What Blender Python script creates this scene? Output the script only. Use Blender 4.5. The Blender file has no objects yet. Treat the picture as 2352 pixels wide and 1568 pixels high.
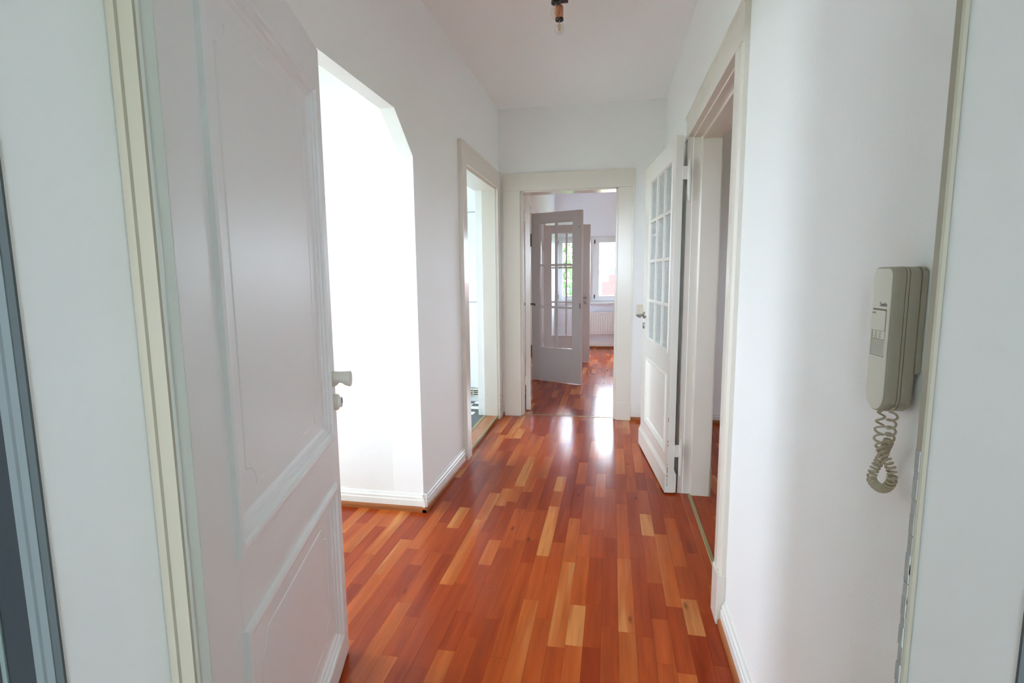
import bpy, bmesh, math, random
from mathutils import Vector, Matrix
random.seed(7)
scene = bpy.context.scene
col = scene.collection
R = math.radians

# ------------------------------------------------------------------ camera
cam_data = bpy.data.cameras.new('camera')
cam_data.sensor_width = 36.0
cam_data.lens = 18.277
cam_data.clip_start = 0.02
cam = bpy.data.objects.new('camera', cam_data)
col.objects.link(cam)
yaw, pit, rol = R(10.89), R(7.174), R(-0.531)
fw = Vector((-math.sin(yaw)*math.cos(pit), math.cos(yaw)*math.cos(pit), -math.sin(pit)))
r0 = Vector((math.cos(yaw), math.sin(yaw), 0))
u0 = r0.cross(fw)
rv = r0*math.cos(rol) + u0*math.sin(rol)
uv = u0*math.cos(rol) - r0*math.sin(rol)
CAM = Vector((0, 0, 1.261))
cam.matrix_world = Matrix(((rv.x, uv.x, -fw.x, CAM.x), (rv.y, uv.y, -fw.y, CAM.y), (rv.z, uv.z, -fw.z, CAM.z), (0, 0, 0, 1)))
scene.camera = cam

# ------------------------------------------------------------------ sky, exposure
world = bpy.data.worlds.new('sky')
scene.world = world
world.use_nodes = True
bg = world.node_tree.nodes['Background']
bg.inputs['Color'].default_value = (0.755, 0.87, 1.0, 1)
bg.inputs['Strength'].default_value = 9.0
vs = scene.view_settings
vs.view_transform = 'Standard'
vs.look = 'None'
vs.exposure = 1.97
vs.gamma = 1.0
vs.use_curve_mapping = False
scene.cycles.use_denoising = True
scene.cycles.max_bounces = 14
scene.cycles.diffuse_bounces = 9
scene.cycles.glossy_bounces = 4
scene.cycles.transmission_bounces = 8
scene.cycles.transparent_max_bounces = 16
scene.cycles.sample_clamp_indirect = 12.0
scene.cycles.caustics_reflective = False
scene.cycles.caustics_refractive = False

def portal(name, loc, rot, sx, sy):
    l = bpy.data.lights.new(name, 'AREA')
    l.shape = 'RECTANGLE'; l.size = sx; l.size_y = sy
    l.cycles.is_portal = True
    o = bpy.data.objects.new(name, l)
    o.location = loc; o.rotation_euler = rot
    col.objects.link(o)

# ------------------------------------------------------------------ materials
def nmat(name):
    m = bpy.data.materials.new(name); m.use_nodes = True
    nt = m.node_tree
    return m, nt, nt.nodes['Principled BSDF']

def paint(name, colr, rough=0.5, bump=0.0, scale=200.0, var=0.0, metal=0.0, coat=0.0, dirt=None):
    m, nt, p = nmat(name)
    p.inputs['Roughness'].default_value = rough
    p.inputs['Metallic'].default_value = metal
    p.inputs['Coat Weight'].default_value = coat
    tc = nt.nodes.new('ShaderNodeNewGeometry')
    base = nt.nodes.new('ShaderNodeRGB'); base.outputs[0].default_value = (*colr, 1)
    last = base.outputs[0]
    if var:
        n = nt.nodes.new('ShaderNodeTexNoise'); n.inputs['Scale'].default_value = 2.3; n.inputs['Detail'].default_value = 5
        nt.links.new(tc.outputs['Position'], n.inputs['Vector'])
        mr = nt.nodes.new('ShaderNodeMapRange')
        mr.inputs['To Min'].default_value = 1-var; mr.inputs['To Max'].default_value = 1+var*0.4
        nt.links.new(n.outputs['Fac'], mr.inputs['Value'])
        mx = nt.nodes.new('ShaderNodeMix'); mx.data_type = 'RGBA'; mx.blend_type = 'MULTIPLY'
        mx.inputs['Factor'].default_value = 1
        nt.links.new(last, mx.inputs[6]); nt.links.new(mr.outputs[0], mx.inputs[7])
        last = mx.outputs[2]
    if dirt:
        n = nt.nodes.new('ShaderNodeTexNoise'); n.inputs['Scale'].default_value = dirt[1]; n.inputs['Detail'].default_value = 8
        nt.links.new(tc.outputs['Position'], n.inputs['Vector'])
        mr = nt.nodes.new('ShaderNodeMapRange'); mr.inputs['From Min'].default_value = dirt[2]; mr.inputs['From Max'].default_value = dirt[2]+0.05
        nt.links.new(n.outputs['Fac'], mr.inputs['Value'])
        mx = nt.nodes.new('ShaderNodeMix'); mx.data_type = 'RGBA'
        nt.links.new(mr.outputs[0], mx.inputs['Factor'])
        nt.links.new(last, mx.inputs[6]); mx.inputs[7].default_value = (*dirt[0], 1)
        last = mx.outputs[2]
    nt.links.new(last, p.inputs['Base Color'])
    if bump:
        n = nt.nodes.new('ShaderNodeTexNoise'); n.inputs['Scale'].default_value = scale; n.inputs['Detail'].default_value = 3
        nt.links.new(tc.outputs['Position'], n.inputs['Vector'])
        b = nt.nodes.new('ShaderNodeBump'); b.inputs['Strength'].default_value = bump; b.inputs['Distance'].default_value = 0.003
        nt.links.new(n.outputs['Fac'], b.inputs['Height']); nt.links.new(b.outputs[0], p.inputs['Normal'])
    return m

def wood(name, ramp, source, grain=1.0, rough=0.16, dirx=False):
    """strip parquet: tone per strip, grain running along the strip"""
    m, nt, p = nmat(name)
    p.inputs['Specular IOR Level'].default_value = 0.17
    N, L = nt.nodes, nt.links
    if source == 'object':
        s = N.new('ShaderNodeObjectInfo').outputs['Random']
    elif source == 'attribute':
        a = N.new('ShaderNodeAttribute'); a.attribute_name = 'tone'; s = a.outputs['Fac']
    else:
        v = N.new('ShaderNodeValue'); v.outputs[0].default_value = 0.45; s = v.outputs[0]
    geo = N.new('ShaderNodeNewGeometry')
    mp = N.new('ShaderNodeMapping'); mp.inputs['Scale'].default_value = (34, 2.2, 34) if not dirx else (2.2, 34, 34)
    L.new(geo.outputs['Position'], mp.inputs['Vector'])
    wv = N.new('ShaderNodeMath'); wv.operation = 'MULTIPLY'; wv.inputs[1].default_value = 57.0; L.new(s, wv.inputs[0])
    n1 = N.new('ShaderNodeTexNoise'); n1.noise_dimensions = '4D'; n1.inputs['Scale'].default_value = 1.0
    n1.inputs['Detail'].default_value = 6; n1.inputs['Roughness'].default_value = 0.62; n1.inputs['Distortion'].default_value = 0.6
    L.new(mp.outputs[0], n1.inputs['Vector']); L.new(wv.outputs[0], n1.inputs['W'])
    cr = N.new('ShaderNodeValToRGB'); cr.color_ramp.interpolation = 'LINEAR'
    e = cr.color_ramp.elements
    while len(e) > 1: e.remove(e[-1])
    e[0].position = ramp[0][0]; e[0].color = (*ramp[0][1], 1)
    for pos, c in ramp[1:]:
        k = e.new(pos); k.color = (*c, 1)
    # tone = random + broad streak within the strip
    mp2 = N.new('ShaderNodeMapping'); mp2.inputs['Scale'].default_value = (14, 1.1, 14) if not dirx else (1.1, 14, 14)
    L.new(geo.outputs['Position'], mp2.inputs['Vector'])
    n2 = N.new('ShaderNodeTexNoise'); n2.noise_dimensions = '4D'; n2.inputs['Detail'].default_value = 2; n2.inputs['Scale'].default_value = 1.0
    L.new(mp2.outputs[0], n2.inputs['Vector']); L.new(wv.outputs[0], n2.inputs['W'])
    ma = N.new('ShaderNodeMath'); ma.operation = 'MULTIPLY_ADD'; ma.inputs[1].default_value = 0.8*grain; ma.inputs[2].default_value = -0.40*grain
    L.new(n2.outputs['Fac'], ma.inputs[0])
    ad = N.new('ShaderNodeMath'); ad.operation = 'ADD'; ad.use_clamp = True; L.new(s, ad.inputs[0]); L.new(ma.outputs[0], ad.inputs[1])
    L.new(ad.outputs[0], cr.inputs['Fac'])
    mr = N.new('ShaderNodeMapRange'); mr.inputs['From Min'].default_value = 0.3; mr.inputs['From Max'].default_value = 0.7
    mr.inputs['To Min'].default_value = 0.74; mr.inputs['To Max'].default_value = 1.16
    L.new(n1.outputs['Fac'], mr.inputs['Value'])
    mx = N.new('ShaderNodeMix'); mx.data_type = 'RGBA'; mx.blend_type = 'MULTIPLY'; mx.inputs['Factor'].default_value = 1
    L.new(cr.outputs[0], mx.inputs[6]); L.new(mr.outputs[0], mx.inputs[7])
    # knots
    mp3 = N.new('ShaderNodeMapping'); mp3.inputs['Scale'].default_value = (9, 3.2, 9) if not dirx else (3.2, 9, 9)
    L.new(geo.outputs['Position'], mp3.inputs['Vector'])
    vo = N.new('ShaderNodeTexVoronoi'); vo.inputs['Scale'].default_value = 1.0; L.new(mp3.outputs[0], vo.inputs['Vector'])
    kr = N.new('ShaderNodeMapRange'); kr.inputs['From Min'].default_value = 0.03; kr.inputs['From Max'].default_value = 0.10
    kr.inputs['To Min'].default_value = 0.45; kr.inputs['To Max'].default_value = 1.0
    L.new(vo.outputs['Distance'], kr.inputs['Value'])
    mx2 = N.new('ShaderNodeMix'); mx2.data_type = 'RGBA'; mx2.blend_type = 'MULTIPLY'; mx2.inputs['Factor'].default_value = 1
    L.new(mx.outputs[2], mx2.inputs[6]); L.new(kr.outputs[0], mx2.inputs[7])
    L.new(mx2.outputs[2], p.inputs['Base Color'])
    # lacquer: slightly uneven gloss
    n3 = N.new('ShaderNodeTexNoise'); n3.inputs['Scale'].default_value = 5; n3.inputs['Detail'].default_value = 4
    L.new(geo.outputs['Position'], n3.inputs['Vector'])
    rr = N.new('ShaderNodeMapRange'); rr.inputs['To Min'].default_value = rough*0.8; rr.inputs['To Max'].default_value = rough*1.35
    L.new(n3.outputs['Fac'], rr.inputs['Value']); L.new(rr.outputs[0], p.inputs['Roughness'])
    b = N.new('ShaderNodeBump'); b.inputs['Strength'].default_value = 0.06; b.inputs['Distance'].default_value = 0.002
    L.new(n1.outputs['Fac'], b.inputs['Height']); L.new(b.outputs[0], p.inputs['Normal'])
    return m

def thin_glass(name, tint=(1, 1, 1), ior=1.5):
    m = bpy.data.materials.new(name); m.use_nodes = True
    nt = m.node_tree; nt.nodes.clear()
    o = nt.nodes.new('ShaderNodeOutputMaterial'); mix = nt.nodes.new('ShaderNodeMixShader')
    t = nt.nodes.new('ShaderNodeBsdfTransparent'); t.inputs[0].default_value = (*tint, 1)
    g = nt.nodes.new('ShaderNodeBsdfGlossy'); g.inputs['Roughness'].default_value = 0.02
    lw = nt.nodes.new('ShaderNodeLayerWeight'); lw.inputs['Blend'].default_value = 0.5
    pw = nt.nodes.new('ShaderNodeMath'); pw.operation = 'POWER'; pw.inputs[1].default_value = 4.0
    nt.links.new(lw.outputs['Facing'], pw.inputs[0])
    f = nt.nodes.new('ShaderNodeMath'); f.operation = 'MULTIPLY_ADD'; f.inputs[1].default_value = (ior-1.0)*1.2; f.inputs[2].default_value = 0.045
    nt.links.new(pw.outputs[0], f.inputs[0])
    nt.links.new(f.outputs[0], mix.inputs[0]); nt.links.new(t.outputs[0], mix.inputs[1]); nt.links.new(g.outputs[0], mix.inputs[2])
    nt.links.new(mix.outputs[0], o.inputs[0])
    return m

def rough_glass(name):
    m = bpy.data.materials.new(name); m.use_nodes = True
    nt = m.node_tree; nt.nodes.clear(); N, L = nt.nodes, nt.links
    o = N.new('ShaderNodeOutputMaterial')
    geo = N.new('ShaderNodeNewGeometry')
    vo = N.new('ShaderNodeTexVoronoi'); vo.inputs['Scale'].default_value = 85; L.new(geo.outputs['Position'], vo.inputs['Vector'])
    b = N.new('ShaderNodeBump'); b.inputs['Strength'].default_value = 0.55; b.inputs['Distance'].default_value = 0.004
    L.new(vo.outputs['Distance'], b.inputs['Height'])
    t = N.new('ShaderNodeBsdfTransparent'); t.inputs[0].default_value = (0.86, 0.90, 0.88, 1)
    tr = N.new('ShaderNodeBsdfTranslucent'); tr.inputs[0].default_value = (0.80, 0.84, 0.82, 1); L.new(b.outputs[0], tr.inputs['Normal'])
    g = N.new('ShaderNodeBsdfGlossy'); g.inputs['Roughness'].default_value = 0.12; L.new(b.outputs[0], g.inputs['Normal'])
    df = N.new('ShaderNodeBsdfDiffuse'); df.inputs[0].default_value = (0.74, 0.765, 0.75, 1); L.new(b.outputs[0], df.inputs['Normal'])
    m0 = N.new('ShaderNodeMixShader'); m0.inputs[0].default_value = 0.65; L.new(tr.outputs[0], m0.inputs[1]); L.new(df.outputs[0], m0.inputs[2])
    m1 = N.new('ShaderNodeMixShader'); m1.inputs[0].default_value = 0.85; L.new(t.outputs[0], m1.inputs[1]); L.new(m0.outputs[0], m1.inputs[2])
    f = N.new('ShaderNodeFresnel'); f.inputs['IOR'].default_value = 1.5; L.new(b.outputs[0], f.inputs['Normal'])
    m2 = N.new('ShaderNodeMixShader'); L.new(f.outputs[0], m2.inputs[0]); L.new(m1.outputs[0], m2.inputs[1]); L.new(g.outputs[0], m2.inputs[2])
    L.new(m2.outputs[0], o.inputs[0])
    return m

M = {}
M['wall'] = paint('white wall paint', (0.925, 0.925, 0.92), 0.75, 0.25, 170)
M['plaster'] = paint('rough white plaster', (0.88, 0.875, 0.865), 0.8, 0.7, 110)
M['ceiling'] = paint('white ceiling paint', (0.925, 0.925, 0.92), 0.85, 0.12, 120)
M['wall_daylight_tint'] = paint('white wall paint tinted for daylight', (0.85, 0.885, 0.95), 0.75, 0.25, 170)  # bluish daylight cast mixed into the white of the living room walls
M['leaf_shaded'] = paint('white door paint darkened for shade', (0.56, 0.54, 0.53), 0.25, 0.04, 30)  # white door leaves standing in shade; the shade is put into this grey
M['knob'] = paint('ivory knob lacquer', (0.72, 0.68, 0.60), 0.35)
M['reveal'] = paint('white reveal paint', (0.83, 0.815, 0.80), 0.5, 0.05, 60)
M['door'] = paint('white satin door paint', (0.84, 0.84, 0.845), 0.4, 0.03, 40)
M['casing'] = paint('ivory gloss casing paint', (0.75, 0.695, 0.62), 0.22, 0.05, 30)
M['leaf'] = paint('off white gloss door paint', (0.76, 0.73, 0.67), 0.2, 0.04, 30)
M['cream'] = paint('aged cream lacquer', (0.36, 0.315, 0.24), 0.55, 0.05, 40, var=0.06)
M['greenish'] = paint('pale green grey lacquer', (0.60, 0.63, 0.57), 0.35, 0.04, 40)
M['skirting'] = paint('white skirting paint', (0.84, 0.83, 0.80), 0.35, 0.06, 60)
M['brass'] = paint('dull brass strip', (0.42, 0.33, 0.15), 0.42, 0.05, 60, metal=0.6)
M['chrome'] = paint('brushed nickel', (0.36, 0.34, 0.31), 0.32, metal=1.0)
M['darkmetal'] = paint('dark aged metal', (0.10, 0.09, 0.08), 0.45, metal=0.7)
M['black'] = paint('black lacquered metal', (0.012, 0.012, 0.014), 0.4)
M['copper'] = paint('copper coated socket', (0.62, 0.24, 0.11), 0.35, metal=0.55)
M['filament'] = paint('amber filament', (0.75, 0.50, 0.22), 0.5)
M['bulb'] = thin_glass('clear bulb glass', (0.975, 0.97, 0.955), 1.45)
M['glass'] = thin_glass('clear window glass', (0.97, 0.98, 0.98), 1.45)
M['obscure'] = rough_glass('pebbled obscure glass')
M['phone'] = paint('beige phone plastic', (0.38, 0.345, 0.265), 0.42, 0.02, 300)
M['phone_front_lit'] = paint('beige phone plastic lightened as lit', (0.72, 0.69, 0.595), 0.45, 0.02, 300)  # front lightened, body darkened: light from the front put into the colours
M['phone_dark'] = paint('brown shadow gap plastic', (0.23, 0.17, 0.10), 0.6)
M['ink'] = paint('dark brown ink', (0.10, 0.08, 0.05), 0.7)
M['cord'] = paint('beige coiled cord', (0.49, 0.43, 0.31), 0.42)
M['switch'] = paint('ivory switch plastic', (0.74, 0.68, 0.55), 0.35)
M['bounce_floor'] = paint('pale light bounce floor', (0.68, 0.68, 0.66), 0.4, var=0.1)  # pale tone chosen so unseen floors bounce light into the hall
M['slate'] = paint('dark slate stairwell paint', (0.030, 0.033, 0.037), 0.5, 0.1, 90, var=0.1)
M['stairstrip'] = paint('pale green grey strip', (0.16, 0.19, 0.175), 0.5)
M['shadowstrip'] = paint('painted groove shadow', (0.07, 0.08, 0.08), 0.6)
M['greytrim'] = paint('cool grey casing paint', (0.16, 0.175, 0.175), 0.45, 0.04, 50)
M['cabinet'] = paint('white laminate', (0.70, 0.71, 0.715), 0.25)
M['tile_white'] = paint('white floor tile', (0.80, 0.80, 0.77), 0.2, var=0.05)
M['tile_black'] = paint('charcoal floor tile', (0.055, 0.062, 0.07), 0.25, var=0.15)
M['grout'] = paint('grey grout', (0.30, 0.30, 0.29), 0.9)
M['slab'] = paint('dark subfloor', (0.05, 0.02, 0.012), 0.8)
M['upvc'] = paint('white window frame', (0.74, 0.745, 0.76), 0.3)
M['radiator'] = paint('white radiator enamel', (0.78, 0.78, 0.77), 0.3)
M['ext'] = paint('pale exterior render', (0.75, 0.70, 0.60), 0.9, 0.2, 20)
M['roof'] = paint('red roof tiles', (0.13, 0.030, 0.027), 0.8, var=0.2)
M['slateroof'] = paint('grey roof', (0.042, 0.047, 0.056), 0.8, var=0.2)
M['leafgreen'] = paint('tree leaves', (0.10, 0.17, 0.06), 0.6, var=0.3)
M['bark'] = paint('bark', (0.12, 0.085, 0.055), 0.9, 0.4, 15)
M['grass'] = paint('grass', (0.10, 0.16, 0.05), 0.9, var=0.3)
M['chip'] = paint('bare wood chips', (0.30, 0.20, 0.12), 0.8)
M['chalk'] = paint('crumbled plaster edge', (0.40, 0.385, 0.36), 0.9, 0.6, 150, var=0.15)
for k in ('roof', 'slateroof', 'leafgreen', 'bark', 'grass', 'ext'):      # matt outdoor surfaces
    M[k].node_tree.nodes['Principled BSDF'].inputs['Specular IOR Level'].default_value = 0.03
RAMP = [(0.0, (0.290, 0.034, 0.007)), (0.30, (0.365, 0.052, 0.010)), (0.62, (0.440, 0.076, 0.014)),
        (0.86, (0.500, 0.108, 0.021)), (0.965, (0.540, 0.150, 0.036)), (1.0, (0.590, 0.210, 0.060))]
M['strip'] = wood('cherry parquet strip', RAMP, 'object')
M['strip_stuff'] = wood('cherry parquet strips', RAMP, 'attribute')
M['quarter'] = wood('red brown wooden bead', [(0, (0.30, 0.085, 0.028)), (1, (0.46, 0.17, 0.06))], 'value', 1.2, 0.3)
M['quarter_x'] = wood('red brown wooden bead crosswise', [(0, (0.30, 0.085, 0.028)), (1, (0.46, 0.17, 0.06))], 'value', 1.2, 0.3, True)
M['sillwood'] = wood('red oak threshold', [(0, (0.34, 0.11, 0.045)), (1, (0.55, 0.25, 0.11))], 'value', 1.6, 0.2)

# ------------------------------------------------------------------ mesh helpers
class MB:
    def __init__(s): s.bm = bmesh.new()
    def box(s, x0, x1, y0, y1, z0, z1, bev=0.0):
        t = bmesh.new()
        bmesh.ops.create_cube(t, size=1)
        for v in t.verts:
            v.co = Vector((x0 + (v.co.x+.5)*(x1-x0), y0 + (v.co.y+.5)*(y1-y0), z0 + (v.co.z+.5)*(z1-z0)))
        if bev:
            bmesh.ops.bevel(t, geom=t.edges[:], offset=bev, segments=2, profile=0.6, affect='EDGES')
        s.merge(t); return s
    def merge(s, t):
        me = bpy.data.meshes.new('tmp'); t.to_mesh(me); t.free(); s.bm.from_mesh(me); bpy.data.meshes.remove(me)
    def prism(s, pts, axis, a0, a1):
        """pts: 2-D outline; axis 'x': (y,z), 'y': (x,z), 'z': (x,y)"""
        def mk(p, a):
            return {'x': (a, p[0], p[1]), 'y': (p[0], a, p[1]), 'z': (p[0], p[1], a)}[axis]
        A = [s.bm.verts.new(mk(p, a0)) for p in pts]; B = [s.bm.verts.new(mk(p, a1)) for p in pts]
        n = len(pts)
        s.bm.faces.new(A[::-1]); s.bm.faces.new(B)
        for i in range(n):
            s.bm.faces.new((A[i], A[(i+1) % n], B[(i+1) % n], B[i]))
        return s
    def tube(s, pts, r, sides=8, caps=True):
        pts = [Vector(p) for p in pts]; rings = []
        n = len(pts); prev = None
        for i, p in enumerate(pts):
            d = (pts[min(i+1, n-1)] - pts[max(i-1, 0)]).normalized()
            if prev is None:
                a = d.orthogonal().normalized()
            else:
                a = (prev - d*prev.dot(d)).normalized()
            prev = a; b = d.cross(a)
            rr = r[i] if isinstance(r, (list, tuple)) else r
            rings.append([s.bm.verts.new(p + (a*math.cos(2*math.pi*k/sides) + b*math.sin(2*math.pi*k/sides))*rr) for k in range(sides)])
        for i in range(n-1):
            for k in range(sides):
                s.bm.faces.new((rings[i][k], rings[i][(k+1) % sides], rings[i+1][(k+1) % sides], rings[i+1][k]))
        if caps:
            s.bm.faces.new(rings[0][::-1]); s.bm.faces.new(rings[-1])
        return s
    def lathe(s, prof, c, axis='z', sides=20):
        """prof: (radius, height) list around an axis through c"""
        rings = []
        for r, h in prof:
            ring = []
            for k in range(sides):
                a = 2*math.pi*k/sides; x, y = max(r, 1e-5)*math.cos(a), max(r, 1e-5)*math.sin(a)
                q = {'z': (x, y, h), 'y': (y, h, x), 'x': (h, x, y)}[axis]
                ring.append(s.bm.verts.new(Vector(c)+Vector(q)))
            rings.append(ring)
        for i in range(len(prof)-1):
            for k in range(sides):
                s.bm.faces.new((rings[i][k], rings[i][(k+1) % sides], rings[i+1][(k+1) % sides], rings[i+1][k]))
        s.bm.faces.new(rings[0][::-1]); s.bm.faces.new(rings[-1])
        return s
    def ring(s, x0, x1, z0, z1, prof, sgn=1):
        """moulding round a rectangle in the xz plane; prof: (inset, y)"""
        loops = []
        for d, y in prof:
            loops.append([s.bm.verts.new(q) for q in ((x0+d, y, z0+d), (x1-d, y, z0+d), (x1-d, y, z1-d), (x0+d, y, z1-d))])
        for a, b in zip(loops, loops[1:]):
            for k in range(4):
                s.bm.faces.new((a[k], a[(k+1) % 4], b[(k+1) % 4], b[k]))
        return s
    def build(s, name, mat, parent=None, smooth=False, bev=0.0, raw=False):
        bm = s.bm
        if bev:
            bmesh.ops.remove_doubles(bm, verts=bm.verts, dist=1e-6)
            es = [e for e in bm.edges if len(e.link_faces) == 2 and e.calc_face_angle(0) > 0.6]
            bmesh.ops.bevel(bm, geom=es, offset=bev, segments=2, profile=0.6, affect='EDGES')
        bmesh.ops.recalc_face_normals(bm, faces=bm.faces)
        me = bpy.data.meshes.new(name)
        if parent is not None and not raw:
            bmesh.ops.translate(bm, verts=bm.verts, vec=-parent.location)
        bm.to_mesh(me); bm.free()
        me.materials.append(M[mat])
        if smooth:
            for p in me.polygons: p.use_smooth = True
            try: me.set_sharp_from_angle(angle=R(35))
            except Exception: pass
        o = bpy.data.objects.new(name, me); col.objects.link(o)
        if parent is not None: o.parent = parent
        return o

def tag(o, label=None, cat=None, group=None, kind=None):
    if label: o['label'] = label
    if cat: o['category'] = cat
    if group: o['group'] = group
    if kind: o['kind'] = kind
    return o
def struct(o, label, cat): return tag(o, label, cat, kind='structure')
def empty(name, loc, rz=0.0):
    e = bpy.data.objects.new(name, None); e.location = loc; e.rotation_euler = (0, 0, rz)
    e.empty_display_size = 0.05; col.objects.link(e); return e

# ------------------------------------------------------------------ dimensions (metres)
XL, XR, YE, ZC = -0.986, 0.416, 4.56, 2.676
YN = 2.549           # far side of the side passage
WX, EX = -4.2, 3.2   # west and east outer walls
YB = 9.15            # back wall of the living room

# ------------------------------------------------------------------ shell
def wall(name, label, mat='wall'):
    def f(mb): return struct(mb.build(name, mat), label, 'wall')
    return f

# left wall of the hall: arched passage with chamfered corner and the kitchen doorway
mb = MB().prism([(0.62, 0), (1.05, 0), (1.05, 1.858), (1.26, 2.026), (2.336, 2.026), (YN, 1.858), (YN, ZC), (0.62, ZC)], 'x', XL-0.07, XL)
mb.prism([(YN, 0), (3.44, 0), (3.44, 2.0), (4.40, 2.0), (4.40, 0), (YE, 0), (YE, ZC), (YN, ZC)], 'x', XL-0.17, XL)
wall('wall_left', 'white hall wall with the chamfered passage opening and kitchen doorway')(mb)
# right wall with one doorway
mb = MB().prism([(0.62, 0), (1.945, 0), (1.945, 1.99), (3.02, 1.99), (3.02, 0), (YE, 0), (YE, ZC), (0.62, ZC)], 'x', XR, XR+0.145)
wall('wall_right', 'white hall wall carrying the beige intercom phone')(mb)
# end wall with the living-room doorway
mb = MB().prism([(-1.145, 0), (-0.793, 0), (-0.793, 1.99), (0.041, 1.99), (0.041, 0), (EX, 0), (EX, ZC), (-1.145, ZC)], 'y', YE, YE+0.17)
wall('wall_end', 'white wall at the end of the hall around the living room doorway')(mb)

def holed(name, label, axis, a0, a1, lo, hi, holes, mat='wall'):
    """wall across [lo,hi] with rectangular holes (p0,p1,z0,z1)"""
    mb = MB(); cur = lo
    def bx(p0, p1, z0, z1):
        if axis == 'x': mb.box(a0, a1, p0, p1, z0, z1)
        else: mb.box(p0, p1, a0, a1, z0, z1)
    for p0, p1, z0, z1 in sorted(holes):
        bx(cur, p0, 0, ZC)
        if z0 > 0: bx(p0, p1, 0, z0)
        bx(p0, p1, z1, ZC); cur = p1
    bx(cur, hi, 0, ZC)
    return struct(mb.build(name, mat), label, 'wall')

EH = 0.62   # hall side of the entrance wall
holed('wall_entrance', 'thick wall around the entrance door between stairwell and hall', 'y', 0.437, EH, WX-0.25, EX+0.2,
      [(-3.2, -1.85, 0.95, 2.25), (-0.61-0.05, 0.335+0.04, 0, 2.03)])
holed('wall_west', 'outer wall with windows of side passage and added kitchen and study windows', 'x', WX-0.25, WX, EH, YB+0.3,
      [(1.42, 2.36, 0.55, 2.30), (3.2, 4.75, 0.75, 2.30)])
holed('wall_back', 'outer window wall at the far side of the living room', 'y', YB, YB+0.3, WX, EX+0.2,
      [(-3.4, -2.0, 0.8, 1.93), (-0.96, 1.85, 0.80, 1.925)], 'wall_daylight_tint')
holed('wall_east', 'outer wall on the far side of the right hand bedroom', 'x', EX, EX+0.2, EH, YB,
      [(2.1, 2.8, 1.0, 1.8)])
holed('wall_passage', 'bright rough plaster wall at the far side of the side passage', 'y', YN, YN+0.15, WX, XL-0.17, [], 'plaster')
holed('wall_kitchen', 'partition between kitchen and study', 'y', 5.45, 5.60, WX, -1.145, [])
holed('wall_living', 'white living room wall tinted with daylight blue beside the double glazed doors', 'x', -1.145, -0.975, YE+0.17, YB,
      [(6.17, 7.59, 0, 2.0)], 'wall_daylight_tint')
# stairwell landing behind the camera
holed('wall_landing_left', 'stairwell wall beside the landing', 'x', -1.75, -1.6, -2.4, 0.435, [])
holed('wall_landing_right', 'stairwell wall opposite the landing rail', 'x', 1.4, 1.55, -2.4, 0.435, [])
holed('wall_landing_back', 'stairwell wall with the added window behind the landing', 'y', -2.6, -2.4, -1.75, 1.55, [(-0.9, 0.8, 0.9, 2.35)])

struct(MB().box(WX-0.25, EX+0.2, -2.6, YB+0.3, ZC, ZC+0.2).build('ceiling', 'ceiling'), 'plain white ceiling over the hall and rooms', 'ceiling')
struct(MB().box(WX-0.25, EX+0.2, -2.6, YB+0.3, -0.2, -0.012).build('floor_base', 'slab'), 'dark subfloor slab beneath the parquet', 'floor')
struct(MB().box(-1.6, 1.4, -2.4, 0.435, -0.012, 0.0).build('floor_landing_bounce', 'bounce_floor'), 'unseen stairwell landing floor made pale to bounce light', 'floor')  # out of view; paled to throw fill light into the hall

# dark dado of the stairwell around the entrance
mb = MB()
mb.box(-1.6, -0.646, 0.4345, 0.437, 0, 1.55); mb.box(0.352, 1.4, 0.4345, 0.437, 0, 1.55)
mb.box(-1.6, -1.594, -2.4, 0.4345, 0, 1.55); mb.box(1.394, 1.4, -2.4, 0.4345, 0, 1.55)
struct(mb.build('wall_landing_dado', 'slate'), 'dark slate painted lower wall of the stairwell', 'wall')
tag(MB().box(-0.694, -0.687, 0.4315, 0.4345, 0.0, 1.0, 0.0008).build('cable_cover', 'stairstrip'), 'thin pale vertical cable cover on the dark stairwell wall', 'cable cover')

# ------------------------------------------------------------------ parquet
unit = bpy.data.meshes.new('parquet_strip')
t = bmesh.new(); bmesh.ops.create_cube(t, size=1)
t.to_mesh(unit); t.free(); unit.materials.append(M['strip'])
SW = 0.0605
def lay(x0, x1, spans):
    """rows of strips; spans(xc) -> list of (y0,y1)"""
    out = []; x = x0; row = 0
    while x < x1-0.004:
        w = min(SW, x1-x)
        for y0, y1 in spans(x+w/2):
            y = y0; first = True
            while y < y1-0.01:
                l = random.choice([0.22, 0.30, 0.36, 0.42, 0.48, 0.55, 0.62])*random.uniform(0.9, 1.1)
                if first: l *= random.uniform(0.3, 1); first = False
                if y1-(y+l) < 0.12: l = y1-y
                out.append((x, x+w, y, min(y+l, y1))); y += l
        x += w; row += 1
    return out
def strips_objects(lst, parent):
    for x0, x1, y0, y1 in lst:
        o = bpy.data.objects.new('parquet_strip', unit); col.objects.link(o); o.parent = parent
        o.location = ((x0+x1)/2-parent.location.x, (y0+y1)/2-parent.location.y, -0.006+random.uniform(-0.00015, 0.00015))
        o.scale = (x1-x0-0.0005, y1-y0-0.0006, 0.012)
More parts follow.
